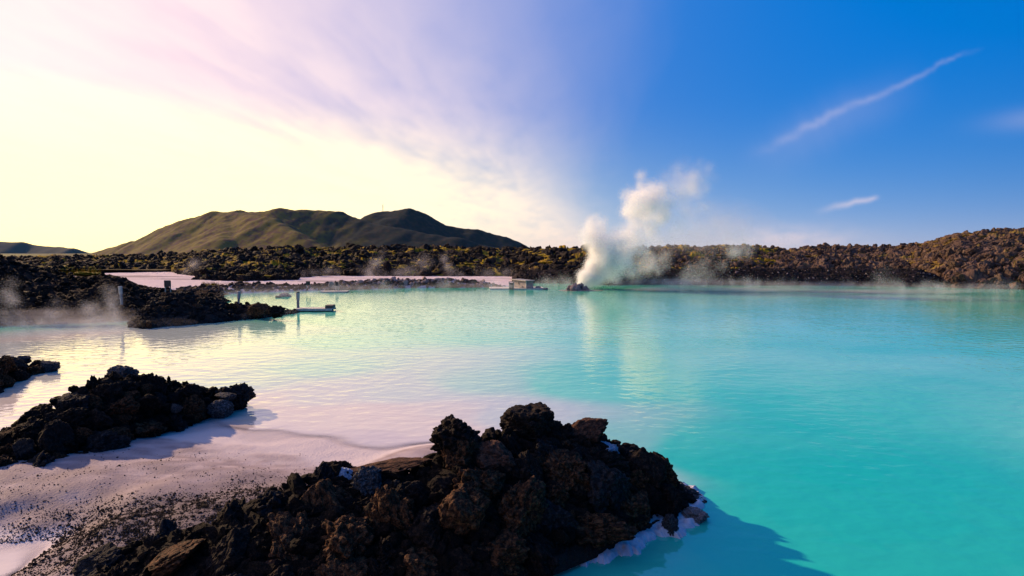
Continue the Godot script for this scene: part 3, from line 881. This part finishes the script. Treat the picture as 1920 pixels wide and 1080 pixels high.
	var specials := [
		[1000, 796, 9.3, rocks[2], M.lava, Vector3(0.42, 0.30, 0.36), Vector3(0, 0.5, 0.15), "big rounded boulder crowning the foreground pile", "boulder"],
		[1102, 805, 9.2, rocks[3], M.rusty, Vector3(0.36, 0.17, 0.26), Vector3(0.25, 0.3, 0.45), "wedge shaped brown boulder tilted beside the crowning boulder", "boulder"],
		[848, 823, 9.3, rocks[0], M.lava, Vector3(0.36, 0.24, 0.3), Vector3(0, 1.2, 0), "craggy boulder at the left shoulder of the pile's crest", "boulder"],
		[928, 868, 8.8, rocks[8], M.rusty, Vector3(0.36, 0.26, 0.3), Vector3(0.3, 2.4, -0.2), "angular block with a rust brown side below the crest", "boulder"],
		[860, 862, 8.9, rocks[1], M.lava_red, Vector3(0.27, 0.25, 0.25), Vector3(0, 0.2, 0), "knobbly brownish boulder below the left shoulder of the pile", "boulder"],
		[1065, 885, 8.7, rocks[4], M.lava_red, Vector3(0.38, 0.26, 0.3), Vector3(0, 2.0, 0), "reddish clinkery boulder in the middle of the pile's upper face", "boulder"],
		[1130, 915, 8.5, rocks[7], M.lava_grey, Vector3(0.42, 0.34, 0.34), Vector3(0.2, 0.8, 0), "large grey speckled boulder right of the reddish clinkery one", "boulder"],
		[1212, 888, 9.0, rocks[3], M.lava, Vector3(0.32, 0.34, 0.3), Vector3(0, 0.3, 0.0), "upright square shouldered boulder at the right end of the pile", "boulder"],
		[1252, 945, 8.9, rocks[6], M.lava, Vector3(0.26, 0.26, 0.26), Vector3(0, 0.3, 0), "smooth black boulder low at the right end of the pile", "boulder"],
		[632, 880, 0.0, rocks[5], M.lava, Vector3(0.25, 0.17, 0.2), Vector3(0, 0.4, 0), "lone dark boulder on the shore behind the long slab", "boulder"],
		[638, 890, 8.75, rocks[8], M.white_rock, Vector3(0.17, 0.08, 0.13), Vector3(0.5, 0.2, -0.35), "bright bluish white stone on the crest of the pile", "stone"],
		[690, 915, 8.5, rocks[1], M.crusted, Vector3(0.24, 0.21, 0.2), Vector3(0, 0.8, 0), "white flecked boulder right of the bright white stone", "boulder"],
		[728, 874, 9.0, rocks[3], M.rusty, Vector3(0.66, 0.055, 0.2), Vector3(0.2, 0.1, 0.19), "long flat reddish slab lying on the pile's left crest", "rock slab"],
		[880, 965, 8.0, rocks[2], M.lava_red, Vector3(0.33, 0.34, 0.28), Vector3(0.4, 1.0, 0.3), "pointed brown edged boulder in the centre of the pile", "boulder"],
		[970, 960, 8.0, rocks[9], M.lava_red, Vector3(0.36, 0.36, 0.3), Vector3(0, 1.0, 0.3), "tall knobbly boulder right of the pointed brown edged one", "boulder"],
		[520, 1058, 7.0, rocks[3], M.rusty, Vector3(0.22, 0.06, 0.14), Vector3(0.2, 0.5, 0.2), "small rust coloured slab low in the left part of the pile", "rock slab"],
		[330, 1048, 7.3, rocks[8], M.lava_red, Vector3(0.5, 0.14, 0.3), Vector3(0.15, -0.6, 0.42), "tilted brown slab at the lower left foot of the pile", "rock slab"],
		[1280, 922, 0.0, rocks[5], M.crusted, Vector3(0.3, 0.14, 0.2), Vector3(0, -0.5, -0.2), "dusted boulder at the water behind the pile's right end", "boulder"],
		[1258, 990, 0.0, rocks[6], M.crusted, Vector3(0.13, 0.19, 0.13), Vector3(0.3, 0.2, 0.25), "upright whitened stone on the silica crust", "stone"],
		[1300, 966, 0.0, rocks[4], M.silica_rock, Vector3(0.2, 0.1, 0.16), Vector3(0, 0.2, -0.3), "whitened stone at the outer edge of the silica crust", "stone"],
		[1142, 845, 9.9, rocks[7], M.white_rock, Vector3(0.22, 0.12, 0.2), Vector3(0, 0.9, -0.3), "bluish white stone peeping out behind the pile's right crest", "stone"],
	]
	for s in specials:
		var p := on_bank(pile, s[0], s[1], 0.3 * s[5].y)
		if s[2] == 0.0: p = ground(s[0], s[1], 0.08)
		if s[8] == "rock slab" and s[1] < 900:
			for k in 5:
				taken.append(vec4(p + Vector3((k - 2) * 0.26, (k - 2) * 0.045, 0), 0.16))
		boulder("slab" if s[8] == "rock slab" else "boulder", s[3], s[4], Basis.from_euler(s[6]).scaled_local(s[5]), p, s[7], s[8])
		var sz: Vector3 = s[5]
		taken.append(vec4(p, 0.5 * (sz.x + sz.y)))
	scatter_boulders(pile, 190, 1255, 0.12, 0.99, [[0.28, 0.36, 36], [0.17, 0.27, 90], [0.11, 0.16, 45]], taken, "foreground pile", "lava boulders of the foreground pile", 35)
	rubble("lava_rubble", pile, 190, 1285, 0.1, 1.0, 4500, 0.025, 0.13, small_rocks[1], M.lava, "small stones between the boulders of the foreground pile", false, 36)
	silica_crust()

func project_y(p: Vector3) -> float:
	var d := p - EYE
	var v := d.dot(Vector3(0, cos(PITCH), -sin(PITCH)))
	return 540.0 - F * v / d.dot(Vector3(0, -sin(PITCH), -cos(PITCH)))

# the place on a bank that is seen at a pixel, drawn out of the bank a little
func on_bank(b: Dictionary, px: float, py: float, out: float) -> Vector3:
	var best := Vector3.ZERO
	var miss := 1e9
	for i in 101:
		var p := bank_pt(b, px, i / 100.0)
		var e := absf(project_y(p) - py)
		if e < miss:
			miss = e
			best = p
	if miss > 8.0:
		best = at_depth(px, py, -best.z)
	return best + (EYE - best).normalized() * out

func vec4(p: Vector3, r: float) -> Vector4:
	return Vector4(p.x, p.y, p.z, r)

func silica_crust() -> void:
	# a low pale ledge that the water has left along the foot of the pile
	var rim := [Vector2(940, 1110), Vector2(1000, 1095), Vector2(1080, 1072), Vector2(1130, 1062), Vector2(1200, 1045), Vector2(1240, 1010), Vector2(1290, 1012), Vector2(1318, 985), Vector2(1332, 945), Vector2(1310, 915), Vector2(1285, 905)]
	var nx := 260
	var nt := 46
	var v := PackedVector3Array()
	var col := PackedColorArray()
	var inner := ground(1120, 940, 0.0)
	for j in nt:
		var t := float(j) / (nt - 1)
		for i in nx:
			var s := float(i) / (nx - 1) * (rim.size() - 1)
			var k := mini(int(s), rim.size() - 2)
			var a := ground(rim[k].x, rim[k].y, 0.0)
			var b := ground(rim[k + 1].x, rim[k + 1].y, 0.0)
			var p := a.lerp(b, s - k)
			p += (p - inner).normalized() * (0.10 * noise.get_noise_2d(s * 2.1, 2.0) + 0.05 * noise.get_noise_2d(s * 6.0, 9.0))
			p = p.lerp(inner, t * 0.6)
			p.y = -0.06 + 0.105 * smoothstep(0.0, 0.16, t) + 0.12 * t + 0.03 * noise.get_noise_2d(p.x * 4.0, p.z * 4.0) + 0.022 * block.get_noise_2d(p.x * 6.0, p.z * 6.0)
			v.append(p)
			var n := noise.get_noise_2d(p.x * 9.0, p.z * 9.0)
			col.append(Color(0.40, 0.39, 0.46).lerp(Color(0.66, 0.58, 0.62), clampf(0.5 + n, 0, 1)).lerp(Color(0.5, 0.36, 0.26), smoothstep(0.25, 0.5, n) * 0.6))
	var o := put("silica_crust", mesh_of(v, grid_index(nx, nt), col), M.beach)
	tag(o, "pale bluish silica crust along the waterline of the foreground pile", "silica crust")

# ------------------------------------------------------------------ things round the lagoon
func lagoon_objects() -> void:
	var white := wood(Color(0.85, 0.83, 0.8), 3)
	var grey := wood(Color(0.6, 0.6, 0.62), 4)
	var dark := plain(Color(0.12, 0.13, 0.15), 0.6)
	var wall := wood(Color(0.66, 0.63, 0.63), 5)
	# posts
	for q in [[228, 568, 0.05, "leaning pale post on the dark left mound", 36.0, 0.02, 0.95, 0.075], [447, 575, -0.06, "white post with a thick head behind the spit", 40.0, 0.0, 0.98, 0.075], [559, 580, 0.0, "slim dark capped post at the landward end of the jetty", 42.5, 0.12, 1.18, 0.09]]:
		var p := at_depth(q[0], q[1], q[4])
		var t := thing("post", p, 0.4, q[3], "post", "marker posts by the lagoon")
		t.rotation.z = q[2]
		var h: float = q[6]
		var w: float = q[7]
		var c := CylinderMesh.new()
		c.top_radius = w
		c.bottom_radius = w
		c.height = h * 0.66
		var low := put("shaft", c, grey, t)
		low.position.y = h * 0.33 - 0.1
		var c2 := CylinderMesh.new()
		c2.top_radius = w * 1.45
		c2.bottom_radius = w * 1.25
		c2.height = h * 0.44
		var head := put("head", c2, white, t)
		head.position.y = h * 0.76
		var c3 := CylinderMesh.new()
		c3.top_radius = w * 1.2
		c3.bottom_radius = w * 1.55
		c3.height = 0.05
		var cap := put("cap", c3, white if q[0] < 500 else dark, t)
		cap.position.y = h * 0.98 + 0.025
	# boards on two legs
	for q in [[315, 545, 40.0, 0.42, 0.42, 0.30, "low signboard seen from behind on the dark left mound"], [578, 541, 60.0, 0.40, 0.34, 0.42, "signboard on two legs in front of the low bank"]]:
		signboard(at_depth(q[0], q[1], q[2]), q[3], q[4], q[5], q[6], grey, dark)
	var far_base := ground(632, 546, 0.12)
	signboard(far_base, 0.26, 0.4, 0.6, "tall narrow signboard standing on the small floating platform", white, dark)
	# jetty by the spit
	jetty("jetty", ground(592, 583, 0.0), 2.5, 1.1, 0.18, 0.34, "low wooden jetty at the end of the lava spit", white, true)
	jetty("platform", ground(628, 548, 0.0), 2.6, 1.3, 0.1, 0.05, "small pale floating platform off the low bank", white, false)
	# hut and its deck
	var hp := ground(975, 543, 0.0)
	jetty("deck", hp + Vector3(-0.4, 0, -1.75), 6.0, 3.2, 0.10, 0.0, "long pale deck under the small hut", white, false)
	var hut := thing("hut", hp + Vector3(0.35, 0.13, -1.75), -0.95, "small plank hut with flat roof on the deck near the steam vent", "hut")
	var hw := 2.5
	var hd := 1.0
	var hh := 0.78
	part("wall", Vector3(hw - 0.06, hh, hd - 0.06), Vector3(0, hh / 2, 0), wall, hut)
	for i in 11:
		var x := -hw / 2 + hw / 22.0 + i * hw / 11.0
		part("plank", Vector3(hw / 11.0 - 0.02, hh - 0.02, 0.03), Vector3(x, hh / 2, hd / 2 - 0.015), wall, hut)
	for i in 7:
		var z := -hd / 2 + hd / 14.0 + i * hd / 7.0
		part("plank", Vector3(0.03, hh - 0.02, hd / 7.0 - 0.02), Vector3(hw / 2 - 0.015, hh / 2, z), wall, hut)
	part("corner_trim", Vector3(0.07, hh, 0.07), Vector3(hw / 2 - 0.01, hh / 2, hd / 2 - 0.01), white, hut)
	var roof := part("roof", Vector3(hw + 0.3, 0.09, hd + 0.3), Vector3(0, hh + 0.06, 0), grey, hut, Vector3(0, 0, -0.03))
	part("roof_edge", Vector3(hw + 0.34, 0.06, 0.03), Vector3(0, 0.0, hd / 2 + 0.165), white, roof)
	var win := part("window", Vector3(0.24, 0.36, 0.04), Vector3(-0.12, 0.5, hd / 2 + 0.012), white, hut)
	part("pane", Vector3(0.17, 0.28, 0.02), Vector3(0, 0, 0.018), dark, win)
	part("vent", Vector3(0.5, 0.16, 0.1), Vector3(0.35, 0.12, hd / 2 + 0.06), grey, hut)
	var gate := thing("gate", hp + Vector3(-0.93, -0.1, 0.15), -0.1, "dark square gate frame standing in the water before the hut", "gate")
	part("panel", Vector3(0.44, 0.85, 0.06), Vector3(0, 0.42, 0), plain(Color(0.13, 0.2, 0.22), 0.6), gate)
	part("post", Vector3(0.07, 0.95, 0.09), Vector3(-0.25, 0.45, 0), grey, gate)
	part("post", Vector3(0.07, 0.95, 0.09), Vector3(0.25, 0.45, 0), grey, gate)
	part("top_rail", Vector3(0.6, 0.07, 0.1), Vector3(0, 0.95, 0), grey, gate)
	# vent mound of crusted stones
	var mp := ground(1083, 545, 0.0)
	var r := RandomNumberGenerator.new()
	r.seed = 70
	var lowc := boulder("vent_crust", small_rocks[0], M.silica_rock, Basis().scaled(Vector3(2.3, 0.09, 1.0)), mp + Vector3(0.5, 0.0, 0), "flat silica crust round the foot of the steam vent", "silica crust")
	lowc.set_meta("label", "flat silica crust round the foot of the steam vent")
	for i in 26:
		var a := r.randf() * TAU
		var d := sqrt(r.randf())
		var s := r.randf_range(0.2, 0.36)
		boulder("vent_stone", rocks[r.randi() % 10], M.silica_rock, random_basis(r, Vector3(1, 0.85, 0.9) * s), mp + Vector3(cos(a) * d * 1.25, 0.08 + 0.5 * (1.0 - d), sin(a) * d * 0.8 - 0.2), "pinkish silica crusted stone heaped at the steam vent", "stone", "stones heaped at the steam vent")
	for q in [[1010, 541, 0.3, "pinkish stone in the water just right of the hut's deck"], [1022, 542, 0.22, "smaller pale stone beside the pinkish one right of the hut"], [536, 555, 0.42, "grey silica crusted rock standing in the water beyond the jetty"], [522, 557, 0.2, "small flat pale rock left of the grey rock beyond the jetty"]]:
		boulder("stone", rocks[int(q[0]) % 10], M.silica_rock, Basis(Vector3.UP, q[0]).scaled(Vector3(1.2, 0.7, 0.9) * float(q[2])), ground(q[0], q[1], 0.05), q[3], "stone")

func signboard(p: Vector3, w: float, bh: float, legs: float, label: String, leg_mat: Material, board_mat: Material) -> void:
	var t := thing("signboard", p, -0.15, label, "signboard", "signboards round the lagoon")
	for s in [-1.0, 1.0]:
		part("leg", Vector3(0.05, legs + bh, 0.05), Vector3(s * w * 0.45, (legs + bh) / 2 - 0.1, 0), leg_mat, t)
	part("board", Vector3(w * 1.05, bh, 0.06), Vector3(0, legs + bh / 2 - 0.05, 0.03), board_mat, t)

func jetty(called: String, p: Vector3, w: float, d: float, h: float, rise: float, label: String, mat: Material, end_block: bool) -> void:
	var t := thing(called, p, 0.06, label, "jetty" if end_block else "deck")
	var n := int(w / 0.22)
	for i in n:
		part("plank", Vector3(w / n - 0.015, 0.06, d), Vector3(-w / 2 + (i + 0.5) * w / n, h, 0), mat, t)
	part("edge_beam", Vector3(w, 0.12, 0.07), Vector3(0, h - 0.06, d / 2 + 0.037), mat, t)
	part("edge_beam", Vector3(w, 0.12, 0.07), Vector3(0, h - 0.06, -d / 2 - 0.037), mat, t)
	part("support", Vector3(w * 0.9, 0.3, d * 0.7), Vector3(0, h - 0.2, 0), M.lava_grey, t)
	if end_block:
		part("end_block", Vector3(0.5, rise * 0.6, d * 0.8), Vector3(w / 2 - 0.26, h + rise * 0.3 + 0.032, 0), wood(Color(0.42, 0.36, 0.34), 7), t)

# ------------------------------------------------------------------ steam
# droplets gathered into small curds, thick in the middle and frayed outside
func wisp_mesh(r: RandomNumberGenerator, count: int) -> ArrayMesh:
	var fv := PackedVector3Array()
	var fi := PackedInt32Array()
	for i in count:
		var c := Vector3(r.randfn(), r.randfn(), r.randfn()) * 0.42
		if c.length() > 1.15: c = c.normalized() * 1.15
		var e := Basis(Quaternion(Vector3(r.randfn(), r.randfn(), r.randfn()).normalized(), r.randf() * TAU)).scaled(Vector3.ONE * r.randf_range(0.016, 0.04))
		for q in [Vector3(1, 0, 0), Vector3(-0.5, 0.87, 0), Vector3(-0.5, -0.87, 0)]:
			fi.append(fv.size())
			fv.append(c + e * q)
	return mesh_of(fv, fi)

func steam() -> void:
	var depth := 69.0
	var m := StandardMaterial3D.new()
	m.vertex_color_use_as_albedo = true
	m.roughness = 1.0
	m.metallic_specular = 0.0
	m.specular_mode = BaseMaterial3D.SPECULAR_DISABLED
	m.transparency = BaseMaterial3D.TRANSPARENCY_ALPHA
	m.backlight_enabled = true
	m.backlight = Color(0.9, 0.9, 0.9)
	var r := RandomNumberGenerator.new()
	r.seed = 99
	var puff := wisp_mesh(r, 2300)
	var thin := wisp_mesh(r, 1100)
	var xs: Array[Transform3D] = []
	var cs: Array[Color] = []
	# px, py, spread in px, puff radius in px, alpha, count
	for b in [[1084, 537, 4, 4, 0.40, 8], [1091, 534, 6, 6, 0.46, 14], [1101, 523, 11, 8, 0.46, 26], [1112, 510, 16, 10, 0.44, 34], [1126, 495, 22, 12, 0.40, 42], [1143, 480, 29, 13, 0.34, 46], [1163, 467, 30, 13, 0.27, 38], [1180, 455, 24, 12, 0.16, 20], [1174, 494, 24, 10, 0.11, 16], [1132, 460, 18, 11, 0.30, 20], [1200, 480, 22, 10, 0.09, 14],
			[1110, 452, 12, 10, 0.20, 14], [1107, 438, 13, 10, 0.22, 15], [1115, 424, 17, 8, 0.22, 20],
			[1200, 404, 28, 12, 0.20, 26], [1222, 380, 32, 13, 0.24, 40], [1198, 386, 27, 11, 0.22, 26], [1212, 360, 26, 10, 0.20, 20], [1234, 404, 28, 11, 0.13, 16], [1212, 432, 30, 12, 0.09, 16], [1188, 446, 26, 12, 0.09, 14], [1244, 430, 28, 12, 0.06, 12],
			[1290, 354, 38, 12, 0.05, 26], [1306, 338, 30, 11, 0.045, 16], [1262, 374, 34, 12, 0.05, 18]]:
		for i in int(b[5]):
			var o := Vector3(r.randfn(), r.randfn(), r.randfn()) * 0.62
			if o.length() > 1.25: o = o.normalized() * 1.25
			var k := depth / F
			var p := at_depth(b[0] + o.x * b[2], b[1] + o.y * b[2], depth + o.z * b[2] * k)
			if p.y < 0.15: continue
			var s: float = b[3] * k * r.randf_range(0.9, 1.7)
			xs.append(Transform3D(random_basis(r, Vector3.ONE * s), p))
			cs.append(Color(0.99, 0.985, 0.98, minf(0.7, b[4] * 1.5)))
	scatter("steam", xs, cs, puff, m, "white plume of steam boiling up from the vent in the lagoon")
	# torn wisps that rise from the warm water and the flats
	xs = []
	cs = []
	for b in [[215, 600, 205, 545, 14, 10, 35.0, 0.035, 34], [185, 606, 165, 570, 18, 12, 35.0, 0.03, 30], [20, 600, 15, 535, 14, 12, 34.0, 0.03, 26], [90, 606, 100, 580, 22, 12, 34.5, 0.025, 26], [10, 612, 250, 606, 14, 9, 33.4, 0.03, 60], [270, 604, 560, 592, 10, 8, 37.5, 0.018, 40],
			[688, 516, 716, 478, 9, 8, 84.0, 0.026, 26], [690, 516, 790, 508, 8, 8, 84.0, 0.018, 26], [756, 516, 800, 484, 16, 9, 84.0, 0.016, 26], [850, 516, 832, 482, 9, 7, 84.0, 0.028, 20], [845, 514, 960, 512, 9, 9, 84.0, 0.016, 26], [350, 513, 372, 490, 9, 7, 95.0, 0.026, 20], [560, 514, 640, 508, 8, 8, 88.0, 0.02, 20],
			[600, 541, 960, 536, 12, 9, 64.0, 0.03, 60], [1000, 534, 1080, 530, 12, 9, 74.0, 0.05, 24], [420, 556, 600, 548, 10, 9, 52.0, 0.03, 30],
			[1190, 515, 1255, 482, 18, 10, 70.0, 0.055, 46], [1210, 480, 1240, 500, 20, 10, 70.5, 0.04, 26], [1150, 530, 1420, 530, 10, 9, 66.0, 0.05, 70], [1400, 534, 1780, 538, 7, 8, 64.0, 0.045, 80], [1290, 525, 1340, 490, 24, 12, 70.0, 0.035, 30], [1370, 474, 1395, 466, 14, 9, 71.0, 0.06, 20], [1640, 520, 1680, 535, 22, 11, 66.0, 0.02, 16], [1780, 540, 1960, 545, 10, 9, 58.0, 0.03, 30], [1700, 548, 1900, 556, 12, 10, 50.0, 0.018, 30],
			[1255, 350, 1320, 350, 26, 12, 69.0, 0.05, 40], [1290, 335, 1305, 328, 18, 10, 69.0, 0.04, 14], [1180, 450, 1300, 400, 34, 16, 70.0, 0.022, 44], [1280, 440, 1420, 440, 34, 18, 71.0, 0.02, 60], [1330, 400, 1380, 420, 34, 18, 71.0, 0.018, 24]]:
		for i in int(b[8]):
			var t := r.randf()
			var o := Vector2(r.randfn(), r.randfn()) * 0.6
			if o.length() > 1.3: o = o.normalized() * 1.3
			var dz := r.randf_range(-1.2, 1.2)
			var p := at_depth(lerpf(b[0], b[2], t) + o.x * b[4], lerpf(b[1], b[3], t) + o.y * b[4] * 0.7, float(b[6]) + dz)
			if p.y < 0.05: p.y = r.randf_range(0.05, 0.3)
			var s: float = b[5] * float(b[6]) / F * r.randf_range(0.8, 1.8)
			xs.append(Transform3D(random_basis(r, Vector3.ONE * s), p))
			cs.append(Color(0.99, 0.985, 0.98, b[7] * 2.6))
	scatter("mist", xs, cs, thin, m, "thin torn wisps of vapour drifting over the lagoon and the flats")
	# thin drifting steam and mist over the water
	var fogs := []
	for dens in [0.008, 0.015, 0.032]:
		var fog := FogMaterial.new()
		fog.albedo = Color(1.0, 0.99, 0.985)
		fog.density = dens
		fogs.append(fog)
	var i := 0
	for q in [[1330, 420, 72.0, Vector3(16, 6, 4), 0], [1300, 450, 72.0, Vector3(18, 3, 4), 0], [1300, 531, 66.0, Vector3(16, 1.2, 4), 1], [1500, 536, 64.0, Vector3(22, 0.9, 4), 1], [1250, 541, 64.0, Vector3(14, 0.7, 5), 2], [1420, 543, 62.0, Vector3(16, 0.6, 5), 2], [1620, 546, 60.0, Vector3(18, 0.6, 5), 2], [1800, 541, 60.0, Vector3(16, 1.0, 4), 0], [900, 537, 66.0, Vector3(16, 0.9, 3), 1], [700, 540, 62.0, Vector3(14, 0.9, 3), 1], [520, 550, 54.0, Vector3(9, 1.1, 4), 1], [150, 594, 34.5, Vector3(9, 1.2, 2), 1], [70, 600, 34.0, Vector3(8, 1.2, 2), 1], [190, 606, 33.5, Vector3(9, 0.7, 3), 2], [90, 610, 33.5, Vector3(9, 0.6, 3), 2]]:
		for n in 5:
			var f := FogVolume.new()
			f.name = "mist"
			f.shape = RenderingServer.FOG_VOLUME_SHAPE_ELLIPSOID
			var big: Vector3 = q[3]
			f.size = big * Vector3(r.randf_range(0.4, 1.1), r.randf_range(0.4, 1.1), 1.0)
			f.material = fogs[q[4]]
			f.position = at_depth(q[0], q[1], q[2]) + Vector3(r.randfn() * big.x * 0.2, r.randfn() * big.y * 0.12, 0)
			add_child(f, true)
			tag(f, "thin drifting steam over the lagoon", "", "", "stuff")
		i += 1
